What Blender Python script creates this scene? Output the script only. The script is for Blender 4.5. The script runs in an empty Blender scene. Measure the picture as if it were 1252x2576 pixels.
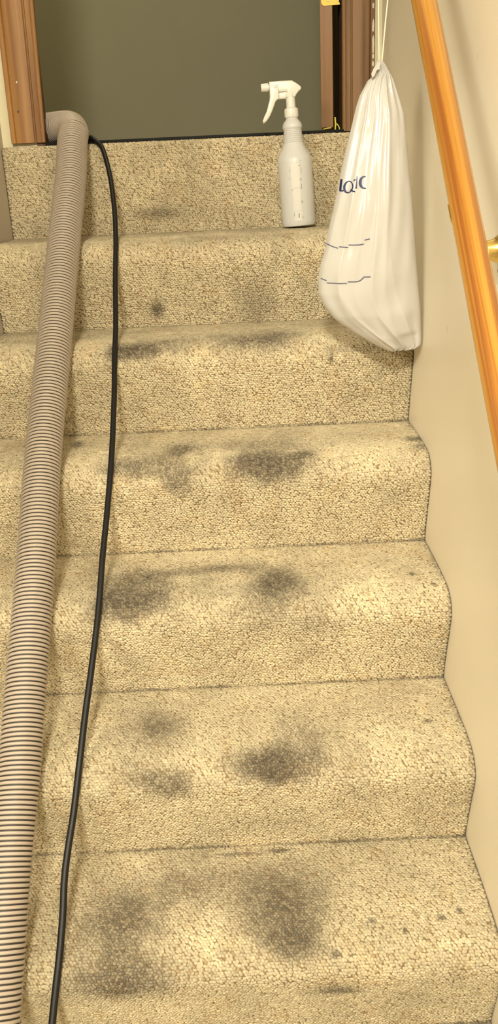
import bpy, bmesh, math, random
import numpy as np
from mathutils import Vector, Matrix

S = bpy.context.scene
COL = S.collection
PI = math.pi
RUN, RISE, W = 0.16936, 0.171, 0.771      # going, rise and clear width of the stair
SLOPE = RISE / RUN

# ------------------------------------------------------------------ camera
cd = bpy.data.cameras.new('camera')
cam = bpy.data.objects.new('camera', cd)
COL.objects.link(cam)
R_ = Vector((0.999007, -0.0135303, -0.0424481))
U_ = Vector((0.0445243, 0.3369771, 0.9404595))
F_ = Vector((-0.0015794, 0.9414156, -0.3372449))
m = Matrix.Identity(4)
for i in range(3):
    m[i][0], m[i][1], m[i][2] = R_[i], U_[i], -F_[i]
m.translation = (0.47027, -1.88492, 0.04652)
cam.matrix_world = m
cd.sensor_fit = 'VERTICAL'
cd.sensor_height = 36.0
cd.lens = 2150.0 / 2576.0 * 36.0
cd.clip_start = 0.02
S.camera = cam

# ------------------------------------------------------------------ world, lamps, exposure
wd = bpy.data.worlds.new('world')
S.world = wd
wd.use_nodes = True
wd.node_tree.nodes['Background'].inputs[0].default_value = (1.0, 0.90, 0.72, 1)
wd.node_tree.nodes['Background'].inputs[1].default_value = 0.05


def lamp(name, loc, size, power, color, rot=(0, 0, 0)):
    l = bpy.data.lights.new(name, 'AREA')
    l.shape = 'DISK'
    l.size = size
    l.energy = power
    l.color = color
    o = bpy.data.objects.new(name, l)
    o.location = loc
    o.rotation_euler = rot
    COL.objects.link(o)
    return o


lamp('basement_lamp', (0.34, -2.55, 0.98), 0.30, 40, (1.0, 0.95, 0.77), (math.radians(40), 0, 0))
lamp('side_fill', (-0.85, -2.30, 1.00), 1.10, 42, (1.0, 0.95, 0.77), (math.radians(42), 0, math.radians(-48)))  # unseen broad light added on the left to brighten the right wall
lamp('hall_fill', (0.1, 0.65, 2.2), 0.3, 11, (1.0, 0.92, 0.66))  # unseen light added to brighten the olive hall wall

S.view_settings.view_transform = 'Standard'
S.view_settings.look = 'None'
S.view_settings.exposure = 0.23
S.view_settings.gamma = 1.0
S.view_settings.use_curve_mapping = False


# ------------------------------------------------------------------ materials
def mat(name, color=(0.8, 0.8, 0.8), rough=0.6, metal=0.0, **kw):
    M = bpy.data.materials.new(name)
    M.use_nodes = True
    b = M.node_tree.nodes['Principled BSDF']
    b.inputs['Base Color'].default_value = (*color, 1)
    b.inputs['Roughness'].default_value = rough
    b.inputs['Metallic'].default_value = metal
    for k, v in kw.items():
        b.inputs[k.replace('_', ' ')].default_value = v
    return M


def nd(M, typ, **kw):
    n = M.node_tree.nodes.new(typ)
    for k, v in kw.items():
        if hasattr(n, k):
            setattr(n, k, v)
        else:
            n.inputs[k].default_value = v
    return n


def ln(M, a, b):
    M.node_tree.links.new(a, b)


def ramp(M, stops):
    n = M.node_tree.nodes.new('ShaderNodeValToRGB')
    e = n.color_ramp.elements
    while len(e) < len(stops):
        e.new(0.5)
    for k, (p, c) in enumerate(stops):
        e[k].position = p
        e[k].color = (*c, 1)
    return n


def coords(M, scale=(1, 1, 1), rot=(0, 0, 0)):
    t = nd(M, 'ShaderNodeTexCoord')
    mp = nd(M, 'ShaderNodeMapping')
    mp.inputs['Scale'].default_value = scale
    mp.inputs['Rotation'].default_value = rot
    ln(M, t.outputs['Object'], mp.inputs['Vector'])
    return mp.outputs[0]


def bump(M, fac, strength=0.3, dist=0.001):
    b = nd(M, 'ShaderNodeBump')
    b.inputs['Strength'].default_value = strength
    b.inputs['Distance'].default_value = dist
    ln(M, fac, b.inputs['Height'])
    ln(M, b.outputs[0], M.node_tree.nodes['Principled BSDF'].inputs['Normal'])


def base(M):
    return M.node_tree.nodes['Principled BSDF'].inputs['Base Color']


def paint(name, c, rough=0.5, var=0.05, scuffs=False):
    M = mat(name, c, rough)
    v = coords(M)
    n = nd(M, 'ShaderNodeTexNoise', Scale=3.0, Detail=4.0)
    ln(M, v, n.inputs['Vector'])
    d = tuple(x * (1 - var) for x in c)
    r = ramp(M, [(0.35, d), (0.65, c)])
    ln(M, n.outputs['Fac'], r.inputs[0])
    out = r.outputs[0]
    if scuffs:
        v2 = coords(M, (3, 26, 9), (0.5, 0, 0))
        n2 = nd(M, 'ShaderNodeTexNoise', Scale=2.2, Detail=2.0)
        ln(M, v2, n2.inputs['Vector'])
        r2 = ramp(M, [(0.735, (1, 1, 1)), (0.76, (0.72, 0.68, 0.60))])
        ln(M, n2.outputs['Fac'], r2.inputs[0])
        mx = nd(M, 'ShaderNodeMix', data_type='RGBA', blend_type='MULTIPLY')
        mx.inputs[0].default_value = 0.5
        ln(M, out, mx.inputs[6])
        ln(M, r2.outputs[0], mx.inputs[7])
        out = mx.outputs[2]
    ln(M, out, base(M))
    n3 = nd(M, 'ShaderNodeTexNoise', Scale=220.0, Detail=2.0)
    ln(M, v, n3.inputs['Vector'])
    bump(M, n3.outputs['Fac'], 0.12, 0.0006)
    return M


def wood(name, dark, light, scale=(60, 60, 1.6), rot=(0, 0, 0), rough=0.35, coat=0.3, lo=0.3, hi=0.7):
    M = mat(name, light, rough)
    M.node_tree.nodes['Principled BSDF'].inputs['Coat Weight'].default_value = coat
    M.node_tree.nodes['Principled BSDF'].inputs['Coat Roughness'].default_value = 0.25
    v = coords(M, scale, rot)
    n = nd(M, 'ShaderNodeTexNoise', Scale=1.0, Detail=5.0, Distortion=0.5)
    ln(M, v, n.inputs['Vector'])
    mid = tuple((a + b) / 2 for a, b in zip(dark, light))
    r = ramp(M, [(lo, dark), ((lo + hi) / 2, mid), (hi, light)])
    ln(M, n.outputs['Fac'], r.inputs[0])
    ln(M, r.outputs[0], base(M))
    bump(M, n.outputs['Fac'], 0.15, 0.0008)
    return M


M_WALL = paint('cream_wall_paint', (0.89, 0.805, 0.645), 0.40, 0.03, scuffs=True)
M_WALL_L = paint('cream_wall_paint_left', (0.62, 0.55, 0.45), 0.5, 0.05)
M_WALL_B = paint('cream_door_wall_paint', (0.80, 0.72, 0.48), 0.5, 0.05)
M_CEIL = paint('ceiling_paint', (0.80, 0.76, 0.68), 0.8)
M_OLIVE = paint('olive_green_paint', (0.275, 0.258, 0.160), 0.6, 0.06)
M_FLOOR = paint('landing_floor', (0.30, 0.24, 0.17), 0.7, 0.2)
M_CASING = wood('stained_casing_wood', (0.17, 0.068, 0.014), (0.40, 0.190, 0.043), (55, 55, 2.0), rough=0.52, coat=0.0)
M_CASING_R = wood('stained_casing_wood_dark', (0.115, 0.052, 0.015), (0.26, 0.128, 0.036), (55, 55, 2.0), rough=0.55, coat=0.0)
M_JAMB = wood('dark_jamb_wood', (0.08, 0.040, 0.020), (0.15, 0.075, 0.040), (40, 40, 2.0), rough=0.6, coat=0)
M_DOOR = wood('door_edge_wood', (0.24, 0.115, 0.042), (0.33, 0.17, 0.068), (70, 70, 3.0), rough=0.5, coat=0.1)
M_RAIL = wood('golden_pine', (0.25, 0.075, 0.008), (0.55, 0.265, 0.040), (105, 105, 1.1), rough=0.30, coat=0.5, lo=0.36, hi=0.60)
M_BRASS = mat('polished_brass', (0.88, 0.66, 0.24), 0.22, 1.0)
M_BRASS2 = mat('dull_brass', (0.60, 0.41, 0.07), 0.5, 0.35)
M_SCREW = mat('dark_brass_screw', (0.40, 0.25, 0.10), 0.4, 0.9)
M_DARK = mat('dark_rubber', (0.007, 0.006, 0.005), 0.6, Specular_IOR_Level=0.2)
M_YEL = mat('bright_yellow', (0.85, 0.75, 0.12), 0.4)
M_HOSE = mat('taupe_hose_plastic', (0.44, 0.365, 0.295), 0.42)
M_GROOVE = mat('dark_hose_lining', (0.030, 0.024, 0.020), 0.6)
M_CORD = mat('black_cord', (0.007, 0.006, 0.006), 0.45, Specular_IOR_Level=0.35)
M_TRIG = mat('white_sprayer_plastic', (0.84, 0.80, 0.72), 0.35, Subsurface_Weight=0.1)
M_BOTTLE = mat('cloudy_bottle_plastic', (0.70, 0.69, 0.675), 0.34, Subsurface_Weight=0.15, Subsurface_Radius=(0.01, 0.01, 0.01), Subsurface_Scale=0.5)
M_LABEL = mat('worn_label_paper', (0.78, 0.755, 0.70), 0.32)
M_INK = mat('dark_ink', (0.03, 0.03, 0.035), 0.6)
M_FAINT = mat('faint_ink', (0.38, 0.37, 0.36), 0.6)
M_BLUE = mat('navy_print', (0.014, 0.02, 0.10), 0.45)
M_LINE = mat('grey_blue_print', (0.10, 0.10, 0.17), 0.4)
M_STRING = mat('cream_drawstring', (0.88, 0.80, 0.60), 0.5)
M_BACK = mat('carpet_backing', (0.23, 0.165, 0.095), 0.95)

# thin white plastic film: glossy, lets some light through
M_BAG = mat('white_plastic_film', (0.74, 0.715, 0.68), 0.15)
_t = M_BAG.node_tree
_tr = _t.nodes.new('ShaderNodeBsdfTranslucent')
_tr.inputs[0].default_value = (0.78, 0.74, 0.68, 1)
_mx = _t.nodes.new('ShaderNodeMixShader')
_mx.inputs[0].default_value = 0.22
_t.links.new(_t.nodes['Principled BSDF'].outputs[0], _mx.inputs[1])
_t.links.new(_tr.outputs[0], _mx.inputs[2])
_t.links.new(_mx.outputs[0], _t.nodes['Material Output'].inputs[0])

# berber loops: colour carried per loop (wool flecks, dirt and darkening)
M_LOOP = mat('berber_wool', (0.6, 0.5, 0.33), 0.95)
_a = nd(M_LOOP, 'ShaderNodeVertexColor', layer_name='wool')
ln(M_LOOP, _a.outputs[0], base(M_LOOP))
M_LOOP.node_tree.nodes['Principled BSDF'].inputs['Specular IOR Level'].default_value = 0.15


# ------------------------------------------------------------------ mesh helpers
def link(o, parent=None):
    COL.objects.link(o)
    if parent is not None:
        o.parent = parent
    return o


def mk(name, verts, faces, material, parent=None, smooth=False, local=False):
    """One mesh object; verts in world space unless local (parents carry no rotation then)."""
    off = Vector((0, 0, 0))
    if parent is not None and not local:
        p = parent
        while p is not None:
            off += p.location
            p = p.parent
    me = bpy.data.meshes.new(name)
    me.from_pydata([tuple(Vector(v) - off) for v in verts], [], faces)
    me.materials.append(material)
    bm = bmesh.new()
    bm.from_mesh(me)
    bmesh.ops.recalc_face_normals(bm, faces=bm.faces)
    bm.to_mesh(me)
    bm.free()
    if smooth:
        me.shade_smooth()
        if smooth != 'all':
            me.set_sharp_from_angle(angle=math.radians(38))
    return link(bpy.data.objects.new(name, me), parent)


def root(name, loc, label, cat, group=None, kind=None):
    o = bpy.data.objects.new(name, None)
    o.empty_display_size = 0.05
    o.location = loc
    link(o)
    return tag(o, label, cat, group, kind)


def tag(o, label=None, cat=None, group=None, kind=None):
    for k, v in (('label', label), ('category', cat), ('group', group), ('kind', kind)):
        if v:
            o[k] = v
    return o


def box_v(x0, x1, y0, y1, z0, z1):
    return [(x0, y0, z0), (x1, y0, z0), (x1, y1, z0), (x0, y1, z0), (x0, y0, z1), (x1, y0, z1), (x1, y1, z1), (x0, y1, z1)]


BOXF = [(0, 3, 2, 1), (4, 5, 6, 7), (0, 1, 5, 4), (1, 2, 6, 5), (2, 3, 7, 6), (3, 0, 4, 7)]


def box(name, x0, x1, y0, y1, z0, z1, material, parent=None, bevel=0.0):
    o = mk(name, box_v(x0, x1, y0, y1, z0, z1), BOXF, material, parent)
    if bevel:
        bm = bmesh.new()
        bm.from_mesh(o.data)
        bmesh.ops.bevel(bm, geom=bm.edges[:], offset=bevel, segments=2, profile=0.6, affect='EDGES')
        bm.to_mesh(o.data)
        bm.free()
        o.data.shade_smooth()
        o.data.set_sharp_from_angle(angle=math.radians(30))
    return o


def lathe(prof, seg=48, center=(0, 0, 0), axis='Z', cap=True):
    V, Fc = [], []
    for (r, h) in prof:
        for k in range(seg):
            a = 2 * PI * k / seg
            p = {'Z': (r * math.cos(a), r * math.sin(a), h), 'X': (h, r * math.cos(a), r * math.sin(a))}[axis]
            V.append(tuple(Vector(p) + Vector(center)))
    n = len(prof)
    for i in range(n - 1):
        for k in range(seg):
            k2 = (k + 1) % seg
            Fc.append((i * seg + k, i * seg + k2, (i + 1) * seg + k2, (i + 1) * seg + k))
    if cap:
        Fc.append(tuple(range(seg))[::-1])
        Fc.append(tuple(range((n - 1) * seg, n * seg)))
    return V, Fc


def catmull(pts, n):
    P = [Vector(p) for p in pts]
    P = [2 * P[0] - P[1]] + P + [2 * P[-1] - P[-2]]
    out = []
    for i in range(1, len(P) - 2):
        a, b, c, d = P[i - 1:i + 3]
        for k in range(n):
            t = k / n
            out.append(0.5 * ((2 * b) + (c - a) * t + (2 * a - 5 * b + 4 * c - d) * t * t + (3 * b - a - 3 * c + d) * t ** 3))
    out.append(P[-2])
    return out


def resample(pts, step):
    out, acc = [pts[0]], 0.0
    for a, b in zip(pts, pts[1:]):
        L = (b - a).length
        while acc + L >= step:
            t = (step - acc) / L
            a = a.lerp(b, t)
            out.append(a.copy())
            L = (b - a).length
            acc = 0.0
        acc += L
    return out


def frames(pts):
    T = [(pts[min(i + 1, len(pts) - 1)] - pts[max(i - 1, 0)]).normalized() for i in range(len(pts))]
    n = Vector((1, 0, 0))
    out = []
    for t in T:
        n = (n - t * n.dot(t)).normalized()
        out.append((t, n, t.cross(n)))
    return out


def tube(pts, rad, seg=12):
    V, Fc = [], []
    fr = frames(pts)
    for i, p in enumerate(pts):
        r = rad(i) if callable(rad) else rad
        _, n, b = fr[i]
        for k in range(seg):
            a = 2 * PI * k / seg
            V.append(p + (n * math.cos(a) + b * math.sin(a)) * r)
    for i in range(len(pts) - 1):
        for k in range(seg):
            k2 = (k + 1) % seg
            Fc.append((i * seg + k, i * seg + k2, (i + 1) * seg + k2, (i + 1) * seg + k))
    Fc.append(tuple(range(seg))[::-1])
    Fc.append(tuple(range((len(pts) - 1) * seg, len(pts) * seg)))
    return V, Fc


def extrude_poly(poly, axis, a, b):
    """2-D outline pushed along one world axis from a to b."""
    def P(p, h):
        return {'X': (h, p[0], p[1]), 'Y': (p[0], h, p[1]), 'Z': (p[0], p[1], h)}[axis]
    n = len(poly)
    V = [P(p, a) for p in poly] + [P(p, b) for p in poly]
    Fc = [tuple(range(n))[::-1], tuple(range(n, 2 * n))]
    for i in range(n):
        j = (i + 1) % n
        Fc.append((i, j, n + j, n + i))
    return V, Fc


# ------------------------------------------------------------------ the stairwell and the hall
ZF = -8 * RISE                               # basement floor


def struct(o):
    o['kind'] = 'structure'
    return o


struct(box('wall_left', -0.10, 0.0, -0.85, 0.015, ZF, 2.05, M_WALL_L))  # stops short, out of view, so the added side light gets in
struct(box('wall_right', W, W + 0.10, -4.2, 0.015, ZF, 2.05, M_WALL))
struct(box('wall_rear', -2.4, W + 0.10, -4.3, -4.2, ZF, 2.05, M_WALL))
struct(box('wall_basement', -2.5, -2.4, -4.3, -0.75, ZF, 2.05, M_WALL))
struct(box('wall_basement_back', -2.4, -0.10, -0.85, -0.75, ZF, 2.05, M_WALL))
struct(box('ceiling', -2.5, W + 0.10, -4.3, 0.015, 2.05, 2.15, M_CEIL))
struct(box('floor', -2.5, W + 0.10, -4.3, -0.75, ZF - 0.1, ZF, M_FLOOR))
struct(box('ceiling_basement', -2.4, W, -4.2, -1.55, 1.06, 1.16, M_CEIL))
# door wall with its opening from x 0.07 to 0.70
DH = 2.0
wb = struct(box('wall_back_left', -1.0, 0.070, 0.015, 0.045, 0.176, 2.4, M_WALL_B))
struct(box('wall_back_right', 0.712, 1.6, 0.015, 0.115, 0.176, 2.4, M_WALL_B))
struct(box('wall_back_top', 0.070, 0.712, 0.015, 0.115, DH, 2.4, M_WALL_B))
# hall beyond the door
struct(box('floor_landing', -1.0, 1.6, 0.016, 1.2, 0.06, 0.176, M_FLOOR))
struct(box('wall_hall', -1.0, 1.6, 1.1, 1.2, 0.176, 2.4, M_OLIVE))
struct(box('wall_hall_left', -1.1, -1.0, 0.015, 1.2, 0.06, 2.4, M_OLIVE))
struct(box('wall_hall_right', 1.6, 1.7, 0.015, 1.2, 0.06, 2.4, M_OLIVE))
struct(box('ceiling_hall', -1.1, 1.7, 0.015, 1.2, 2.4, 2.5, M_CEIL))

# ------------------------------------------------------------------ door casing and jambs (trim)
# moulding section: (distance from the outer edge 0..1, projection in metres)
SEC = [(0, 0.0), (0, 0.0155), (0.012, 0.0165), (0.125, 0.0165), (0.14, 0.0150), (0.148, 0.0128), (0.16, 0.0140), (0.22, 0.0148),
       (0.27, 0.0142), (0.32, 0.0150), (0.40, 0.0152), (0.46, 0.0146), (0.52, 0.0140), (0.60, 0.0134), (0.685, 0.0122), (0.70, 0.0100),
       (0.712, 0.0100), (0.725, 0.0122), (0.745, 0.0122), (0.755, 0.0085), (0.86, 0.0078), (0.885, 0.0080), (0.895, 0.0100), (0.93, 0.0108),
       (0.97, 0.0104), (1.0, 0.0085), (1.0, 0.0)]


def casing(name, xo0, xi0, xo1, xi1, z0, z1, material):
    """xo: outer edge, xi: inner edge, at the bottom (0) and at the top (1): the old frame leans a little."""
    n = len(SEC)
    V = []
    for (xo, xi, z) in ((xo0, xi0, z0), (xo1, xi1, z1)):
        for u, d in SEC:
            V.append((xo + (xi - xo) * u, 0.015 - d, z))
    Fc = [tuple(range(n)), tuple(range(n, 2 * n))[::-1]]
    for i in range(n):
        j = (i + 1) % n
        Fc.append((i, j, n + j, n + i))
    o = mk(name, V, Fc, material, smooth=True)
    o['kind'] = 'structure'
    return o


c1 = casing('trim_1', 0.0215, 0.0885, 0.030, 0.138, 0.1845, DH, M_CASING)
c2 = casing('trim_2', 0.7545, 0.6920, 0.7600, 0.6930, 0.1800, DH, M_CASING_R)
# nail heads and a filled hole on the left casing
for nm, x, z, mt in (('nail_head', 0.0465, 0.2955, M_LABEL), ('nail_hole', 0.0425, 0.2425, M_INK)):
    V, Fc = lathe([(0.0016, 0.0), (0.0014, 0.0007)], 10)
    mk(nm, [(x + a, -0.0005 - c, z + b * 1.4) for a, b, c in V], Fc, mt, c1, local=True)
# old cream paint smeared along the outer edge of the right casing
rnd = random.Random(5)
for z, h in ((0.333, 0.030), (0.366, 0.024), (0.300, 0.012), (0.312, 0.010), (0.400, 0.010), (0.425, 0.014)):
    pts = []
    for k in range(12):
        a = 2 * PI * k / 12
        r = 0.75 + 0.4 * rnd.random()
        pts.append((0.7508 + 0.0022 * math.cos(a) * r + 0.0006, z + h * 0.5 * math.sin(a) * r))
    V, Fc = extrude_poly(pts, 'Y', -0.0022, 0.0)
    mk('paint_smear', V, Fc, M_WALL_L, c2, local=True)
struct(box('trim_3', 0.070, 0.0870, 0.0135, 0.047, 0.178, DH, M_JAMB))     # left jamb
struct(box('trim_4', 0.6960, 0.712, 0.0135, 0.117, 0.178, DH, M_JAMB))     # right jamb
struct(box('trim_5', 0.088, 0.6950, 0.004, 0.034, 0.1765, 0.1840, M_DARK, bevel=0.002))   # threshold strip

# ------------------------------------------------------------------ open door, seen on its hinge edge
d = root('door_1', (0.6535, 0.060, 0.1925), 'brown door swung open into the hall, only its hinge edge showing', 'door', kind='structure')
d.rotation_euler = (0, 0, -0.15)
box('slab', 0.0, 0.0250, 0.0, 0.62, 0.0, 1.79, M_DOOR, bevel=0.0012)
slab = bpy.data.objects['slab']
slab.parent = d
# hinge: leaf let into the door edge, knuckle to its right, one screw showing
hg = bpy.data.objects.new('hinge', None)
hg.empty_display_size = 0.02
link(hg, d)
pts = [(0.0105 + 0.0075 * math.cos(a), 0.2295 + 0.0075 * math.sin(a)) for a in [PI + k * PI / 12 for k in range(0, 7)]]
pts += [(0.040, 0.2222), (0.040, 0.300), (0.003, 0.300)]
V, Fc = extrude_poly(pts, 'Y', -0.0016, 0.0004)
mk('leaf', V, Fc, M_BRASS2, hg, local=True)
for zz in (0.2318, 0.262, 0.290):
    V, Fc = lathe([(0.0031, 0.0), (0.0029, 0.0007), (0.0016, 0.0009)], 14)
    mk('screw', [(0.0165 + a, -0.0016 - c, zz + b) for a, b, c in V], Fc, M_SCREW, hg, local=True)
V, Fc = lathe([(0.0035, 0.226), (0.0035, 0.300)], 16)
mk('knuckle', [(a + 0.0415, b - 0.0005, c) for a, b, c in V], Fc, M_DARK, hg, local=True)

# bent bright yellow slivers in the gap below the hinge edge
ys = root('yellow_sliver', (0.682, 0.050, 0.1785), 'bright yellow bent tie end caught beside the door edge', 'sliver')
for nm, p, r in (('upright', [(0.6795, 0.047, 0.180), (0.6812, 0.047, 0.186), (0.6818, 0.047, 0.198), (0.6812, 0.047, 0.2105)], 0.0016),
                 ('hook', [(0.6822, 0.047, 0.1985), (0.6865, 0.047, 0.1955), (0.6895, 0.047, 0.190), (0.6902, 0.047, 0.1835)], 0.0012),
                 ('foot', [(0.6560, 0.040, 0.1880), (0.664, 0.040, 0.1895), (0.672, 0.040, 0.1900)], 0.0011)):
    V, Fc = tube(catmull(p, 6), r, 8)
    mk(nm, V, Fc, M_YEL, ys, smooth=True)

# ------------------------------------------------------------------ carpeted stairs
PROF = [(0, 0), (-.05, -.001), (-.11, -.003), (-.15, -.006), (-.178, -.011), (-.195, -.021), (-.203, -.035), (-.203, -.05),
        (-.196, -.075), (-.185, -.11), (-.175, -.145), (-.1695, -.171)]
TOPP = [(0.004, 0.1765), (-0.003, 0.1745), (-0.0055, 0.168), (-0.005, 0.15), (-0.003, 0.08), (-0.001, 0.0)]
# walked-in dirt and other dark marks: (step, x, distance down the carpet from the back of the tread, half width, half length, strength)
STAINS = [
          (-1, 0.308, 0.345, 0.050, 0.0117, 0.50), (0, 0.306, 0.324, 0.012, 0.0146, 1.00), (0, 0.504, 0.323, 0.047, 0.0464, 0.35), (1, 0.265, 0.199, 0.028, 0.0124, 0.90), (1, 0.286, 0.189, 0.057, 0.0203, 0.60),
          (1, 0.342, 0.166, 0.079, 0.0359, 0.45), (1, 0.491, 0.177, 0.064, 0.0333, 0.65), (1, 0.535, 0.154, 0.036, 0.0321, 0.50), (0, 0.441, 0.177, 0.199, 0.0291, 0.35), (1, 0.659, 0.209, 0.063, 0.0058, 0.30),  # last entry: thin dark band along the step edge below the bag
          (1, 0.625, 0.224, 0.004, 0.0071, 0.80), (2, 0.356, 0.126, 0.029, 0.0289, 0.75), (2, 0.308, 0.168, 0.057, 0.0288, 0.50), (2, 0.256, 0.185, 0.040, 0.0166, 0.40), (2, 0.355, 0.216, 0.027, 0.0277, 0.62),
          (2, 0.287, 0.200, 0.030, 0.0105, 0.40), (2, 0.500, 0.193, 0.049, 0.0264, 1.05), (2, 0.494, 0.187, 0.069, 0.0530, 0.35), (2, 0.565, 0.168, 0.019, 0.0145, 0.75), (2, 0.483, 0.111, 0.110, 0.0308, 0.25),
          (3, 0.271, 0.184, 0.051, 0.0252, 0.95), (3, 0.275, 0.130, 0.050, 0.0421, 0.60), (3, 0.310, 0.163, 0.088, 0.0526, 0.30), (3, 0.362, 0.089, 0.066, 0.0136, 0.30), (3, 0.437, 0.079, 0.039, 0.0108, 0.40),
          (3, 0.504, 0.138, 0.028, 0.0332, 0.75), (3, 0.502, 0.173, 0.080, 0.0540, 0.45), (3, 0.560, 0.232, 0.037, 0.0169, 0.30), (4, 0.316, 0.103, 0.029, 0.0276, 0.50), (4, 0.286, 0.139, 0.065, 0.0522, 0.30),
          (4, 0.341, 0.218, 0.035, 0.0171, 0.60), (4, 0.297, 0.202, 0.051, 0.0156, 0.30), (4, 0.475, 0.187, 0.039, 0.0188, 0.85), (4, 0.493, 0.205, 0.028, 0.0110, 0.70), (4, 0.519, 0.195, 0.067, 0.0294, 0.42),
          (4, 0.532, 0.137, 0.047, 0.0524, 0.30), (5, 0.273, 0.127, 0.049, 0.0358, 0.58), (5, 0.274, 0.218, 0.059, 0.0252, 0.68), (5, 0.268, 0.179, 0.063, 0.0654, 0.35), (5, 0.363, 0.076, 0.051, 0.0328, 0.40),
          (5, 0.492, 0.138, 0.045, 0.0450, 0.68), (5, 0.505, 0.177, 0.036, 0.0167, 0.60), (5, 0.486, 0.098, 0.064, 0.0488, 0.36), (5, 0.557, 0.249, 0.026, 0.0100, 0.70), (2, 0.167, 0.064, 0.009, 0.0151, 1.00),
          (5, 0.701, 0.149, 0.004, 0.0035, 1.20), (5, 0.608, 0.149, 0.004, 0.0035, 1.20), (5, 0.556, 0.193, 0.004, 0.0035, 1.20), (2, 0.766, 0.119, 0.019, 0.0107, 1.00), (2, 0.763, 0.158, 0.020, 0.0166, 0.55),
          (5, 0.492, 0.015, 0.015, 0.0041, 0.90), (5, 0.430, 0.019, 0.035, 0.0040, 0.50), (3, 0.298, 0.105, 0.004, 0.0058, 1.20), (4, 0.720, 0.118, 0.005, 0.0038, 1.00), (5, 0.650, 0.167, 0.004, 0.0035, 0.90),
          (5, 0.728, 0.138, 0.004, 0.0035, 0.90), (3, 0.723, 0.132, 0.004, 0.0053, 1.00), (3, 0.750, 0.165, 0.005, 0.0044, 0.90)]
rng = np.random.default_rng(11)


def smooth_noise(x, s, cell, seed):
    g = np.random.default_rng(seed).random((80, 200))
    a, b = x / cell, s / cell
    i, j = np.floor(a).astype(int), np.floor(b).astype(int)
    fa, fb = a - i, b - j
    fa, fb = fa * fa * (3 - 2 * fa), fb * fb * (3 - 2 * fb)
    i, j = i % 79, j % 199
    return (g[i, j] * (1 - fa) * (1 - fb) + g[i + 1, j] * fa * (1 - fb) + g[i, j + 1] * (1 - fa) * fb + g[i + 1, j + 1] * fa * fb)


# one loop: a low dome, six sides
NS = 6
TEMPL = [(math.cos(2 * PI * k / NS), math.sin(2 * PI * k / NS), -0.15) for k in range(NS)]
TEMPL += [(0.72 * math.cos(2 * PI * k / NS), 0.72 * math.sin(2 * PI * k / NS), 0.72) for k in range(NS)] + [(0, 0, 1.0)]
TEMPL = np.array(TEMPL)
TFACE = [(k, (k + 1) % NS, NS + (k + 1) % NS, NS + k) for k in range(NS)]
TTRI = [(NS + k, NS + (k + 1) % NS, 2 * NS) for k in range(NS)]


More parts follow.
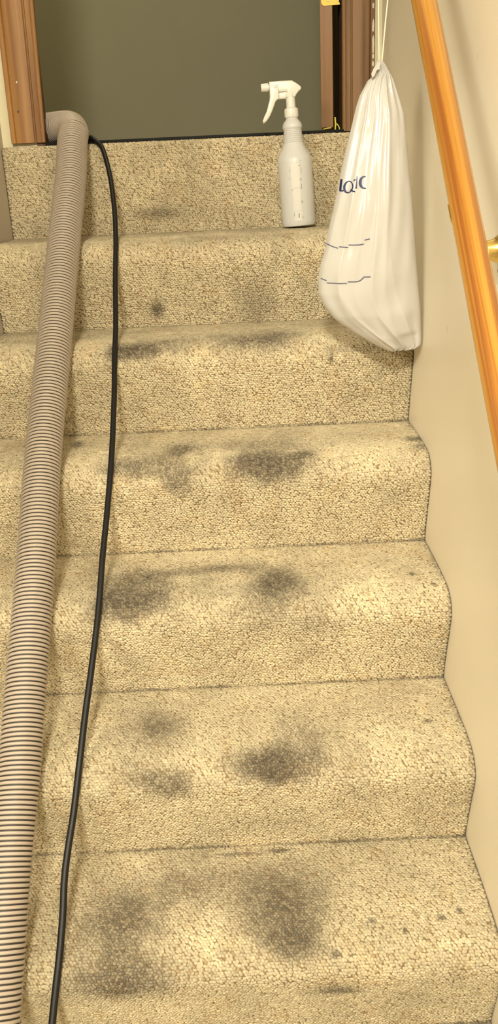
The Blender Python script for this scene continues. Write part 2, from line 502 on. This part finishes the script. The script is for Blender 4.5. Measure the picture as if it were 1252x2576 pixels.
def carpet(k, step, prof, s_base):
    pr = np.array([(p.x, p.y) for p in catmull([(a, b, 0) for a, b in prof], 8)])
    seg = np.hypot(*np.diff(pr, axis=0).T)
    sl = np.concatenate([[0], np.cumsum(seg)])
    L = sl[-1]
    px, ps = 0.00460, 0.00385
    ns_, nx_ = int(L / ps), int((W - 0.004) / px)
    sI, xI = np.meshgrid(np.arange(ns_), np.arange(nx_), indexing='ij')
    s = (sI + 0.5) * (L / ns_) + rng.normal(0, 0.0006, sI.shape)
    x = 0.002 + (xI + 0.5 + 0.5 * (sI % 2) - 0.25) * ((W - 0.004) / nx_) + rng.normal(0, 0.0007, sI.shape)
    s, x = np.clip(s.ravel(), 0.0005, L - 0.0005), np.clip(x.ravel(), 0.003, W - 0.003)
    N = s.size
    y, z = np.interp(s, sl, pr[:, 0]), np.interp(s, sl, pr[:, 1])
    e = 0.002
    ty = np.interp(np.clip(s + e, 0, L), sl, pr[:, 0]) - np.interp(np.clip(s - e, 0, L), sl, pr[:, 0])
    tz = np.interp(np.clip(s + e, 0, L), sl, pr[:, 1]) - np.interp(np.clip(s - e, 0, L), sl, pr[:, 1])
    tn = np.hypot(ty, tz)
    ty, tz = ty / tn, tz / tn
    ny, nz = tz, -ty                         # outward: up on the tread, forward on the riser
    flip = np.where(nz - ny < 0, -1.0, 1.0)
    ny, nz = ny * flip, nz * flip
    # loops are longer than wide and lean on the diagonal rows of the weave
    ang = rng.normal(0.62, 0.35, N)
    wear = np.clip((0.16 - (s + s_base * 0)) / 0.05, 0, 1) if k >= 0 else np.zeros(N)
    ra = 0.0032 * rng.uniform(0.85, 1.2, N)
    rb = 0.0024 * rng.uniform(0.85, 1.15, N)
    h = 0.0020 * rng.uniform(0.75, 1.2, N) * (1 - 0.40 * wear)
    lean = rng.normal(0, 0.0006, (2, N))
    ca, sa = np.cos(ang), np.sin(ang)
    u = TEMPL[None, :, 0] * ra[:, None]
    v = TEMPL[None, :, 1] * rb[:, None]
    w = TEMPL[None, :, 2] * h[:, None]
    lx = u * ca[:, None] - v * sa[:, None] + lean[0][:, None] * TEMPL[None, :, 2]
    ls = u * sa[:, None] + v * ca[:, None] + lean[1][:, None] * TEMPL[None, :, 2]
    X = np.clip(x[:, None] + lx, 0.0008, W - 0.0008)
    Y = y[:, None] + ls * ty[:, None] + w * ny[:, None]
    Z = z[:, None] + ls * tz[:, None] + w * nz[:, None]
    co = np.stack([X, Y, Z], -1).reshape(-1, 3)
    nv = len(TEMPL)
    q = np.array(TFACE)[None] + (np.arange(N) * nv)[:, None, None]
    t = np.array(TTRI)[None] + (np.arange(N) * nv)[:, None, None]
    loops = np.concatenate([q.reshape(N, -1), t.reshape(N, -1)], 1).ravel()
    tot = np.tile(np.array([4] * NS + [3] * NS), N)
    start = np.concatenate([[0], np.cumsum(tot)[:-1]])
    me = bpy.data.meshes.new('carpet_pile')
    me.vertices.add(co.shape[0])
    me.vertices.foreach_set('co', co.astype(np.float32).ravel())
    me.loops.add(loops.size)
    me.loops.foreach_set('vertex_index', loops.astype(np.int32))
    me.polygons.add(tot.size)
    me.polygons.foreach_set('loop_start', start.astype(np.int32))
    me.polygons.foreach_set('loop_total', tot.astype(np.int32))
    me.polygons.foreach_set('use_smooth', np.ones(tot.size, dtype=bool))
    me.update(calc_edges=True)
    # colour of every loop
    sg = s + s_base
    clean = np.array([0.65, 0.555, 0.375])
    tone = rng.normal(1.0, 0.085, N) * (0.88 + 0.22 * smooth_noise(x, sg, 0.055, 3)) * (0.92 + 0.16 * smooth_noise(x, sg, 0.014, 4))
    col = clean[None] * tone[:, None] * {-1: 0.97, 4: 0.95, 5: 0.89, 6: 0.82}.get(k, 1.0)   # fainter light low on the stairs put into the wool colour
    fleck = rng.random(N) < 0.05
    col[fleck] = col[fleck] * np.array([0.74, 0.67, 0.58])
    ros = smooth_noise(x, sg, 0.03, 8) > 0.80
    col[ros] *= np.array([1.0, 0.965, 0.93])
    D = {0: 0.34, 1: 0.26, 2: 0.15, 3: 0.09}.get(k, 0.07) * wear * (0.6 + 0.8 * smooth_noise(x * 0.35, sg, 0.03, 31)) + 0.07 * np.clip(smooth_noise(x, sg, 0.10, 6) - 0.45, 0, 1)
    for (kk, cx, cs, rx, rs, st) in STAINS:
        if kk == k:
            cs_ = cs - (0.20 if k < 0 else 0)
            wob = 0.75 + 0.75 * smooth_noise(x, sg, 0.022, 17)
            r2 = ((x - cx) / rx) ** 2 + ((s - cs_) / (rs * np.where(s > cs_, 0.85, 1.25))) ** 2
            D = D + 1.15 * st * np.exp(-0.95 * (r2 / wob))
    # darker colour where the carpet meets the wall, and in the fold at the back of the tread
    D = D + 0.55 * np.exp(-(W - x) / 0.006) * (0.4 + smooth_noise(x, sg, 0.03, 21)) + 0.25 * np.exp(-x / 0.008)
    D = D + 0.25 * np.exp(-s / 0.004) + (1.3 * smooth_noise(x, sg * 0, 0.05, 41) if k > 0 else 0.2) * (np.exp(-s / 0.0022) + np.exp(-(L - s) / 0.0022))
    D = 0.97 * (1 - np.exp(-1.7 * np.maximum(D, 0) ** 1.36)) * rng.uniform(0.72, 1.18, N)
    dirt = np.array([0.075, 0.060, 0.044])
    lo_ = np.clip(1.25 * D + 0.05, 0, 0.95)          # dirt stronger at the loop bases, each base slightly darker throughout
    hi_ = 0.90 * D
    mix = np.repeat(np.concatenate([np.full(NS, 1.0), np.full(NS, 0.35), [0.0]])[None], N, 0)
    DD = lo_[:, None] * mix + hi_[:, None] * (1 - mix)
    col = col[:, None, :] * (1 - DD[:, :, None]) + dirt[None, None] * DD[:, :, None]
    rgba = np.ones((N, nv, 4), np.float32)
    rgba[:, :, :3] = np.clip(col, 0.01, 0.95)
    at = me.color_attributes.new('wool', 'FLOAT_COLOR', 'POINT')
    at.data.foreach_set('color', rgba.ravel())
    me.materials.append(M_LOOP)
    o = bpy.data.objects.new('carpet_pile', me)
    o['kind'] = 'stuff'
    link(o, step)


stairs = root('staircase', (0, 0, 0), 'straight stairs covered in dirty beige looped carpet between two walls', 'stairs')
pp = [(p.x - 0.0, p.y) for p in catmull([(a, b, 0) for a, b in TOPP], 4)]
V, Fc = extrude_poly(pp + [(0.0135, 0.0), (0.0135, 0.1765)], 'X', 0.0015, W - 0.0015)
st0 = mk('step', V, Fc, M_BACK, stairs, smooth=True)
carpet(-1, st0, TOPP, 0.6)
for k in range(0, 8):
    pr = [(p.x, p.y) for p in catmull([(a, b, 0) for a, b in PROF], 4)]
    body = pr + [(-0.02, -RISE), (0.0, -RISE + 0.01)]
    V, Fc = extrude_poly([(a - k * RUN, b - k * RISE) for a, b in body], 'X', 0.0015, W - 0.0015)
    st = mk('step', V, Fc, M_BACK, stairs, smooth=True)
    if k < 7:
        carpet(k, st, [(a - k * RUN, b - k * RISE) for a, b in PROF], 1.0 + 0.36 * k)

# ------------------------------------------------------------------ hand rail on the right wall
RO, RR = 0.055, 0.0156


def rail_pt(y):
    return Vector((W - RO, y, 0.95 + SLOPE * y))


hr = root('handrail', rail_pt(-0.9), 'round golden pine handrail sloping down the right wall', 'handrail')
ends = [rail_pt(-1.75), rail_pt(-0.10)]
rp = [ends[0].lerp(ends[1], k / 40) for k in range(41)]
# the pole keeps its own axes so that the grain runs along it
zax = (ends[1] - ends[0]).normalized()
Lr = (ends[1] - ends[0]).length
prof = [(0.0, -Lr / 2), (RR - 0.004, -Lr / 2), (RR, -Lr / 2 + 0.004)] + [(RR, -Lr / 2 + 0.004 + (Lr - 0.008) * k / 30) for k in range(1, 31)] + [(RR - 0.004, Lr / 2), (0.0, Lr / 2)]
V, Fc = lathe(prof[1:-1], 40)
pole = mk('pole', V, Fc, M_RAIL, hr, smooth=True, local=True)
pole.rotation_euler = zax.to_track_quat('Z', 'Y').to_euler()
pole.location = (ends[0] + ends[1]) / 2 - hr.location


def bracket(y0):
    """Brass bracket: rose on the wall, curved arm, saddle under the pole."""
    b = bpy.data.objects.new('bracket', None)
    b.empty_display_size = 0.02
    link(b, hr)
    zc = 0.95 + SLOPE * (y0 - 0.02) - 0.0440
    c = Vector((W, y0, zc))
    under = rail_pt(y0 - 0.02) - Vector((0, 0, RR * 1.40))
    V, Fc = lathe([(0.031, 0.0), (0.031, 0.002), (0.028, 0.0042), (0.018, 0.0058), (0.0, 0.0062)][:-1], 32)
    mk('rose', [(c.x - vz, c.y + vx, c.z + vy) for vx, vy, vz in V], Fc, M_BRASS, b, smooth=True)
    path = catmull([c + Vector((-0.002, 0, 0)), c + Vector((-0.016, -0.002, -0.001)), c + Vector((-0.034, -0.006, 0.001)),
                    c + Vector((-0.047, -0.014, 0.006)), Vector((under.x, under.y, under.z - 0.004)), under], 8)
    n = len(path)
    V, Fc = tube(path, lambda i: 0.0085 + 0.0125 * max(0, 1 - i / n * 2.6) ** 1.5 + 0.004 * (i / n) ** 4, 18)
    mk('arm', V, Fc, M_BRASS, b, smooth='all')
    for sgn in (-1, 1):
        a = math.radians(100)
        V, Fc = lathe([(0.0042, 0.0), (0.0042, 0.0015), (0.0034, 0.0030), (0.0015, 0.0038)], 14)
        mk('screw', [(c.x - 0.004 - vz, c.y + vx - 0.006 * sgn, c.z + vy + 0.0245 * sgn) for vx, vy, vz in V], Fc, M_SCREW, b, smooth=True)
    # saddle strap under the pole
    ax = zax
    up = (Vector((0, 0, 1)) - ax * ax.z).normalized()
    sd = ax.cross(up).normalized()
    V, Fc = [], []
    cc = rail_pt(y0 - 0.02)
    for j, hh in enumerate((-0.010, 0.010)):
        for rr in (RR + 0.0002, RR + 0.0012):
            for k in range(13):
                t = PI + (k - 6) / 12 * PI * 0.9
                V.append(cc + ax * hh + (up * math.cos(t) + sd * math.sin(t)) * rr)
    def I(j, r, k): return j * 26 + r * 13 + k
    for k in range(12):
        Fc += [(I(0, 1, k), I(0, 1, k + 1), I(1, 1, k + 1), I(1, 1, k)), (I(0, 0, k), I(1, 0, k), I(1, 0, k + 1), I(0, 0, k + 1)),
               (I(0, 0, k), I(0, 0, k + 1), I(0, 1, k + 1), I(0, 1, k)), (I(1, 0, k), I(1, 1, k), I(1, 1, k + 1), I(1, 0, k + 1))]
    for k in (0, 12):
        Fc.append((I(0, 0, k), I(0, 1, k), I(1, 1, k), I(1, 0, k)))
    mk('saddle', V, Fc, M_BRASS, b, smooth=True)


bracket(-0.888)

# ------------------------------------------------------------------ vacuum hose
HOSE = [(-0.20, 0.10, .216), (-0.08, 0.098, .216), (0.015, 0.090, .216), (0.076, 0.076, .216), (0.116, 0.050, .216), (0.140, 0.020, .212), (0.1510, -0.010, .200),
        (.1513, -.0288, .1880), (.1518, -.0595, .162), (.1531, -.1115, .1094), (.1482, -.2231, -.0033), (.1432, -.3806, -.1622),
        (.1375, -.5359, -.3191), (.138, -.6731, -.4576), (.1357, -.8192, -.6051), (.1349, -.8927, -.6793), (.1307, -.9815, -.769),
        (.1292, -1.0782, -.8666), (.1285, -1.1372, -.9262), (.126, -1.24, -1.030), (.122, -1.34, -1.131)]
hose = root('vacuum_hose', (0.138, -0.673, -0.4576), 'long taupe ribbed vacuum hose lying down the stairs beside the black cord', 'hose')
HR, PITCH = 0.0296, 0.0064
hp = resample(catmull(HOSE, 40), PITCH / 6)
V, Fc = tube(hp, HR - 0.0016, 28)
mk('lining', V, Fc, M_GROOVE, hose, smooth='all')
# spiral rib: one continuous raised ribbon wound round the lining
fr = frames(hp)
SEG = 40
total = len(hp) // 6 - 3
V, Fc = [], []
sec = [(-0.34, -0.0018), (-0.33, -0.0006), (-0.22, 0.0), (0.0, 0.00025), (0.22, 0.0), (0.33, -0.0006), (0.34, -0.0018)]
ns = len(sec)
for i in range(total * SEG + 1):
    turn = i / SEG
    a = 2 * PI * turn
    for off, dr in sec:
        f = (turn + 1.0 + off) * 6
        j = int(f)
        t = f - j
        p = hp[j].lerp(hp[j + 1], t)
        n = fr[j][1].lerp(fr[j + 1][1], t)
        b = fr[j][2].lerp(fr[j + 1][2], t)
        V.append(p + (n * math.cos(a) + b * math.sin(a)) * (HR + dr))
    if i:
        o0, o1 = (i - 1) * ns, i * ns
        for q in range(ns - 1):
            Fc.append((o0 + q, o0 + q + 1, o1 + q + 1, o1 + q))
mk('spiral_rib', V, Fc, M_HOSE, hose, smooth='all')

# ------------------------------------------------------------------ black power cord
CORD = [(-.08, .075, .1808), (.04, .066, .1808), (.110, .060, .1808), (.148, .053, .1812), (.166, .040, .1850), (.176, .022, .1888), (.1810, .006, .1895), (.1868, -.004, .1870), (.1945, -.0115, .1800), (.207, -.0226, .1661), (.2235, -.0735, .1148), (.2344, -.1323, .0554), (.2396, -.1886, -.0014),
        (.2413, -.2555, -.069), (.2449, -.3316, -.1458), (.2446, -.3799, -.1945), (.2461, -.4377, -.2529), (.2451, -.5142, -.3302),
        (.2409, -.586, -.4026), (.236, -.644, -.4612), (.234, -.6812, -.4987), (.2315, -.717, -.535), (.2249, -.7729, -.5913),
        (.2187, -.8178, -.6367), (.2136, -.8648, -.6842), (.2087, -.9097, -.7295), (.2033, -.942, -.7621), (.2, -.9699, -.7902),
        (.2001, -1.0004, -.8211), (.1984, -1.0331, -.8541), (.1958, -1.0585, -.8797), (.1931, -1.088, -.9095), (.1898, -1.1247, -.9466),
        (.186, -1.20, -1.023), (.18, -1.30, -1.124)]
V, Fc = tube(resample(catmull(CORD, 10), 0.006), 0.0048, 14)
tag(mk('power_cord', V, Fc, M_CORD, smooth='all'), 'thick black power cord running down the carpeted stairs right of the hose', 'cord')

# ------------------------------------------------------------------ spray bottle on the top tread
bt = root('spray_bottle', (0.5955, -0.0480, 0.0030), 'cloudy white spray bottle with white trigger head standing on the top tread', 'bottle')
bt.rotation_euler = (0, math.radians(-2.8), 0)
K = 0.000742                                  # metres per drawing unit


def rib(n, h0, h1, r0, r1, amp):
    out = []
    for i in range(n * 4 + 1):
        t = i / (n * 4)
        out.append((r0 + (r1 - r0) * t + amp * math.sin(2 * PI * i / 4 + PI / 2), h0 + (h1 - h0) * t))
    return out


bp = [(40, 0), (43.5, 1.5), (45, 5), (45.4, 12), (45.6, 60), (45.8, 110), (46, 150), (46, 166), (45, 172), (42.5, 178), (38, 187), (33, 195), (29.5, 202), (27.8, 207)]
bp += rib(7, 209, 242, 26.6, 23.6, 0.7)
bp += [(24, 244), (25.6, 246), (26.2, 250), (25.8, 254), (24.4, 258), (20, 264), (16.2, 268), (15, 271), (14.8, 280)]
V, Fc = lathe([(r * K, h * K) for r, h in bp], 56)
bottle = mk('bottle', V, Fc, M_BOTTLE, bt, smooth=True, local=True)
# screw collar with ridges
V, Fc = [], []
cp = [(15.2, 272), (17.6, 273), (18, 276), (18, 291), (17.2, 294), (14.5, 296)]
SG = 72
for (r, h) in cp:
    for k in range(SG):
        rr = r * (1 + (0.028 if (k // 2) % 2 and 274 < h < 293 else 0))
        V.append((rr * K * math.cos(2 * PI * k / SG), rr * K * math.sin(2 * PI * k / SG), h * K))
for i in range(len(cp) - 1):
    for k in range(SG):
        k2 = (k + 1) % SG
        Fc.append((i * SG + k, i * SG + k2, (i + 1) * SG + k2, (i + 1) * SG + k))
Fc += [tuple(range(SG))[::-1], tuple(range((len(cp) - 1) * SG, len(cp) * SG))]
mk('collar', V, Fc, M_TRIG, bt, smooth=True, local=True)


def px(pts):
    """trigger head outline (drawn facing left) -> bottle space, x from the neck axis."""
    out = []
    for a, b in pts:
        X, Z = (a - 655) / 6.956, 362 - (b - 165) / 6.956
        out.append((X * K, Z * K))
    return out


def slab_part(name, outline, half, bev, material):
    V, Fc = extrude_poly(px(outline), 'Y', -half, half)
    o = mk(name, V, Fc, material, bt, local=True)
    bm = bmesh.new()
    bm.from_mesh(o.data)
    ed = [e for e in bm.edges if abs(e.verts[0].co.y - e.verts[1].co.y) < 1e-6]
    bmesh.ops.bevel(bm, geom=ed, offset=bev, segments=3, profile=0.5, affect='EDGES')
    bm.to_mesh(o.data)
    bm.free()
    o.data.shade_smooth()
    o.data.set_sharp_from_angle(angle=math.radians(50))
    return o


slab_part('sprayer_head', [(286, 166), (500, 170), (700, 180), (760, 218), (820, 262), (856, 296), (860, 318), (852, 338), (800, 376), (762, 415), (745, 452),
                           (560, 452), (600, 352), (450, 350), (445, 330), (286, 330)], 0.0085, 0.0022, M_TRIG)
slab_part('pump_cylinder', [(440, 352), (612, 352), (612, 446), (566, 468), (440, 466)], 0.0060, 0.0026, M_TRIG)
V, Fc = lathe([(11.6, 294), (12.2, 296), (12.2, 300), (11.9, 322)], 36)
mk('neck', [(a * K, b * K, c * K) for a, b, c in V], Fc, M_TRIG, bt, smooth=True, local=True)
slab_part('side_rib', [(450, 312), (610, 312), (610, 322), (450, 322)], 0.0094, 0.0004, M_TRIG)
slab_part('side_rib', [(668, 200), (682, 200), (700, 440), (686, 440)], 0.0094, 0.0004, M_TRIG)
slab_part('trigger', [(288, 226), (330, 222), (442, 228), (446, 330), (444, 462), (405, 476), (378, 500), (350, 560), (305, 650), (255, 735), (200, 800), (148, 838),
                      (128, 842), (116, 800), (150, 735), (200, 655), (232, 575), (244, 530), (268, 480), (282, 410), (284, 330)], 0.0106, 0.0020, M_TRIG)
V, Fc = lathe([(9.0, -74.5), (9.6, -73.0), (10.6, -60), (10.6, -56), (7.6, -55), (7.6, -52)], 24, axis='X')
nz = px([(655, 250)])[0][1]
mk('nozzle', [(a * K, b * K, c * K + nz) for a, b, c in V], Fc, M_TRIG, bt, smooth=True, local=True)
V, Fc = lathe([(0.0024, 0.0), (0.0024, 0.0006), (0.0018, 0.0010)], 14)
pv = px([(388, 262)])[0]
mk('pivot_pin', [(pv[0] + a, -0.0106 - c, pv[1] + b) for a, b, c in V], Fc, M_TRIG, bt, smooth=True, local=True)


def patch(name, a0, a1, z0, z1, lift, material, rows=2, cols=10, rag=0.0, seed=1):
    """curved paper patch on the bottle; a: degrees from straight at the viewer, + to the right"""
    rr = random.Random(seed)
    V, Fc = [], []
    R0 = 45.9 * K
    for i in range(rows + 1):
        for j in range(cols + 1):
            a = math.radians(a0 + (a1 - a0) * j / cols)
            z = z0 + (z1 - z0) * i / rows
            if rag and (j in (0, cols) or i in (0, rows)):
                a += rag * (rr.random() - 0.5)
                z += rag * 8 * (rr.random() - 0.5)
            V.append(((R0 + lift) * math.sin(a), -(R0 + lift) * math.cos(a), z * K))
    for i in range(rows):
        for j in range(cols):
            q = i * (cols + 1) + j
            Fc.append((q, q + 1, q + cols + 2, q + cols + 1))
    n = len(V)
    V += [(x * (1 - lift / R0 * 0.9), y * (1 - lift / R0 * 0.9), z) for x, y, z in V]
    Fc += [tuple(n + q for q in f) for f in Fc[:rows * cols]]
    W_ = cols + 1
    ring = [j for j in range(cols)] + [i * W_ + cols for i in range(rows)] + [rows * W_ + cols - j for j in range(cols)] + [(rows - i) * W_ for i in range(rows)]
    for q in range(len(ring)):
        a, b = ring[q], ring[(q + 1) % len(ring)]
        Fc.append((a, b, n + b, n + a))
    return mk(name, V, Fc, material, bt, smooth=False, local=True)


patch('label_remnant', -19, 10, 98, 158, 0.0004, M_LABEL, 8, 6, 0.05, 2)
patch('label_remnant', -18, 9, 40, 96, 0.0004, M_LABEL, 8, 6, 0.05, 3)
patch('label_remnant', -16, 10, 14, 39, 0.0004, M_LABEL, 4, 6, 0.06, 4)
for a, z, w, h, mt in ((-1.0, 28, 1.6, 11, M_INK), (-17, 31, 1.2, 7, M_FAINT), (13, 101, 2.0, 13, M_FAINT), (10.5, 152, 4, 2.0, M_FAINT), (15, 140, 1.3, 14, M_FAINT),
                       (-22, 142, 2, 3, M_FAINT), (15, 164, 2, 2.5, M_FAINT), (-24, 122, 1.5, 4, M_FAINT), (12.5, 118, 2.5, 6, M_FAINT), (12, 62, 3, 5, M_FAINT), (11, 22, 2.5, 4, M_FAINT),
                       (-18, 93, 4, 1.5, M_FAINT)):
    patch('ink_mark', a - w / 2 * 1.25, a + w / 2 * 1.25, z - h / 2, z + h / 2, 0.0007, mt, 1, 2)

# ------------------------------------------------------------------ hanging plastic bag
BL = [(.6906, .2434), (.6877, .2328), (.6859, .2232), (.677, .2171), (.6649, .1969), (.6601, .1833), (.6497, .1448), (.6422, .1168), (.6359, .0912), (.6307, .0682),
      (.6229, .0331), (.6143, .0005), (.6096, -.0236), (.6009, -.051), (.5973, -.0726), (.5976, -.0947), (.6065, -.1142), (.6214, -.1341), (.6338, -.1444),
      (.6621, -.1639), (.6887, -.1802), (.7141, -.1932), (.7180, -.1943)]
BR = [(.6996, .243), (.705, .2358), (.7161, .2165), (.7255, .1916), (.7332, .1693), (.7368, .144), (.7421, .0925), (.7466, .0574), (.7515, .0097), (.7558, -.0391),
      (.7609, -.0892), (.7657, -.1276), (.7683, -.1765), (.7678, -.1850), (.7600, -.1905), (.7500, -.1934), (.7388, -.1943)]
_l = np.array(BL)[::-1]
_r = np.array(BR)[::-1]
BY = -0.447
ZT, ZB = 0.243, -0.1942


def edges(z):
    return float(np.interp(z, _l[:, 1], _l[:, 0])), float(np.interp(z, _r[:, 1], _r[:, 0]))


def half_depth(z):
    t = float(np.interp(z, [-.1942, -.188, -.17, -.13, -.06, .03, .10, .16, .21, .243], [.003, .012, .024, .036, .041, .037, .029, .022, .013, .005]))
    a, b = edges(z)
    return min(t, 0.42 * (b - a) + 0.002)


def tri(x):
    return 1 - abs(2 * (x - math.floor(x)) - 1)


def fold(u, z):
    """forward displacement of the film (metres): pleats running down from the gathered neck"""
    v = (ZT - z) / (ZT - ZB)
    g = math.exp(-v / 0.22)
    lo = 1 / (1 + math.exp((v - 0.80) / 0.05))
    d = 0.0050 * g * (tri(u * 5.3 + 0.6 * v) ** 1.4 - 0.5) * min(1, v / 0.05)
    d += 0.0050 * lo * (tri(u * 6.4 + 0.25 * v + 0.15) ** 2.6 - 0.25) * max(0.0, 1 - u / 0.62) * min(1, v / 0.15)
    d += 0.0040 / (1 + math.exp(-(u - 0.505 + 0.06 * (v - 0.5)) / 0.006)) * max(0, 1 - ((u - 0.5) / 0.5) * 0.9 if u > 0.5 else 1) * lo * min(1, v / 0.2)
    d += 0.0022 * (tri(u * 3.1 + 0.4) ** 1.5 - 0.5) * (u > 0.52) * lo * min(1, (u - 0.52) / 0.1)
    # creases fanning up from the lower corner
    c = max(0, (v - 0.55) / 0.45)
    d += 0.0050 * c * (tri(u * 3.7 - 1.6 * v) ** 2.6 - 0.3) + 0.0016 * c * math.sin(38 * v + 9 * u)
    k = min(1, max(0, (u - 0.45) / 0.2)) * min(1, max(0, (1 - u) / 0.15))
    d -= 0.0060 * k / (1 + math.exp(-(v - 0.955 + 0.03 * u) / 0.004))
    d += 0.0035 * lo * math.exp(-((u - 0.66 + 0.05 * v) / 0.035) ** 2) * min(1, v / 0.3)
    d += 0.0007 * math.sin(31 * u + 17 * v) + 0.0006 * math.sin(23 * v - 13 * u)
    return d


def front(x, z):
    a, b = edges(z)
    u = min(max((x - a) / (b - a), 0.0005), 0.9995)
    e = 4 * u * (1 - u)
    return BY - half_depth(z) * e ** 0.55 - fold(u, z) * min(1, e * 2.5)


bag = root('plastic_bag', (0.70, BY, 0.243), 'white plastic drawstring bag hanging from the handrail by its string', 'bag')
NR, NC = 150, 110
V, Fc = [], []
for i in range(NR + 1):
    z = ZT + (ZB - ZT) * (i / NR)
    a, b = edges(z)
    for j in range(NC + 1):
        u = 0.5 - 0.5 * math.cos(PI * j / NC)
        x = a + (b - a) * u
        V.append((x, front(x, z), z))
    for j in range(NC - 1, 0, -1):
        u = 0.5 - 0.5 * math.cos(PI * j / NC)
        x = a + (b - a) * u
        e = 4 * u * (1 - u)
        V.append((x, BY + half_depth(z) * 0.85 * e ** 0.6 + 0.0012 * math.sin(30 * u + 8 * z * 10), z))
RW = 2 * NC
for i in range(NR):
    for j in range(RW):
        j2 = (j + 1) % RW
        Fc.append((i * RW + j, i * RW + j2, (i + 1) * RW + j2, (i + 1) * RW + j))
Fc += [tuple(range(RW))[::-1], tuple(range(NR * RW, (NR + 1) * RW))]
film = mk('film', V, Fc, M_BAG, bag, smooth='all')
# small ruffle of film standing out at the gathered neck
rf = [(0.6895, 0.2385), (0.684, 0.232), (0.6805, 0.2245), (0.6815, 0.2190), (0.685, 0.2215), (0.6885, 0.2290), (0.6925, 0.2300), (0.6935, 0.2385)]
V, Fc = extrude_poly(rf, 'Y', -0.462, -0.458)
mk('ruffle', V, Fc, M_BAG, bag, smooth=True)
# drawstring: two strands rising to the handrail and over it
rz = 0.95 + SLOPE * BY
for pts in ([(.6935, BY - .004, .238), (.6923, BY - .002, .3228), (.6930, BY, .42), (.6975, BY, rz - 0.004), (.7022, BY, rz + 0.0140), (.7160, BY, rz + 0.0237)],
            [(.6975, BY - .004, .238), (.7058, BY - .002, .3222), (.7195, BY, .42), (.7338, BY, rz - 0.006), (.7300, BY, rz + 0.0140), (.7160, BY, rz + 0.0237)]):
    V, Fc = tube(catmull(pts, 8), 0.0011, 8)
    mk('drawstring', V, Fc, M_STRING, bag, smooth='all')


def stroke(pts, width, lift=0.0011, dense=6):
    """printed stroke laid on the film; returns verts/faces of a thin raised ribbon following its folds"""
    P = [Vector((a, 0, b)) for a, b in pts]
    if len(P) > 2:
        P = catmull(P, dense)
    else:
        P = [P[0].lerp(P[1], k / 8) for k in range(9)]
    V, Fc = [], []
    n = len(P)
    for i, p in enumerate(P):
        t = (P[min(i + 1, n - 1)] - P[max(i - 1, 0)]).normalized()
        nn = Vector((-t.z, 0, t.x))
        w = 1.3 * (width(i / (n - 1)) if callable(width) else width)
        for sgn in (-1, 1):
            q = p + nn * (w / 2 * sgn)
            y = front(q.x, q.z)
            V += [(q.x, y - lift, q.z), (q.x, y + 0.0008, q.z)]
    for i in range(n - 1):
        a, b = i * 4, (i + 1) * 4
        Fc += [(a, a + 2, b + 2, b), (a + 1, b + 1, b + 3, a + 3), (a, b, b + 1, a + 1), (a + 2, a + 3, b + 3, b + 2)]
    Fc += [(0, 1, 3, 2), (a + 4, a + 6, a + 7, a + 5)]
    return V, Fc


def ink(name, strokes, material, parent):
    V, Fc = [], []
    for pts, w in strokes:
        v, f = stroke(pts, w)
        n = len(V)
        V += v
        Fc += [tuple(n + q for q in g) for g in f]
    return mk(name, V, Fc, material, parent)


QE = [(.6506, .067), (.6501, .0648), (.6492, .0628), (.6481, .0611), (.6467, .0599), (.6451, .0591), (.6436, .0589), (.6421, .0592), (.6407, .0601), (.6397, .0615),
      (.639, .0633), (.6387, .0653), (.6387, .0675), (.6392, .0696), (.6401, .0716), (.6413, .0733), (.6427, .0746), (.6442, .0754), (.6458, .0756), (.6473, .0752),
      (.6486, .0743), (.6496, .073), (.6503, .0712), (.6507, .0692), (.6506, .067)]
ink('printed_letter', [([(.6354, .0792), (.6346, .0745), (.6337, .0685), (.6329, .0622)], lambda t: 0.0020), ([(.6322, .0622), (.6345, .0620), (.6374, .0622)], 0.0015)], M_BLUE, bag)
ink('printed_letter', [(QE, lambda t: 0.0011 + 0.0014 * max(0, math.sin(2 * PI * (t - 0.21)) if 0.2 < t < 0.72 else 0)), ([(.6476, .0632), (.6498, .0612), (.6520, .0602), (.6540, .0600)], 0.0014)], M_BLUE, bag)
ink('printed_letter', [([(.6524, .0755), (.6536, .0769), (.6551, .0774)], 0.0009), ([(.6574, .0815), (.6569, .076), (.6563, .0694), (.6556, .0645)], lambda t: 0.0008 + 0.0014 * t * t)], M_BLUE, bag)
ink('printed_letter', [([(.6703, .0809), (.6673, .0809), (.6643, .0791), (.6626, .0762), (.6619, .0724), (.6626, .0685), (.6647, .0657), (.667, .0644), (.6701, .0639)],
                        lambda t: 0.0011 + 0.0023 * math.sin(PI * t) ** 2)], M_BLUE, bag)
L1 = [[(.6075, -.0142), (.618, -.0196), (.6274, -.023)], [(.629, -.0208), (.6427, -.0221)], [(.6434, -.0185), (.6557, -.0188), (.6662, -.0179)], [(.6674, -.0119), (.6756, -.0104)]]
L2 = [[(.6008, -.069), (.6091, -.0724)], [(.6098, -.0759), (.6246, -.0765), (.6401, -.0768)], [(.6413, -.0745), (.6557, -.0744), (.6616, -.0724), (.6657, -.0686)], [(.6657, -.0677), (.6764, -.0677)]]
for L in (L1, L2):
    ink('printed_line', [(s, 0.0010) for s in L], M_LINE, bag)
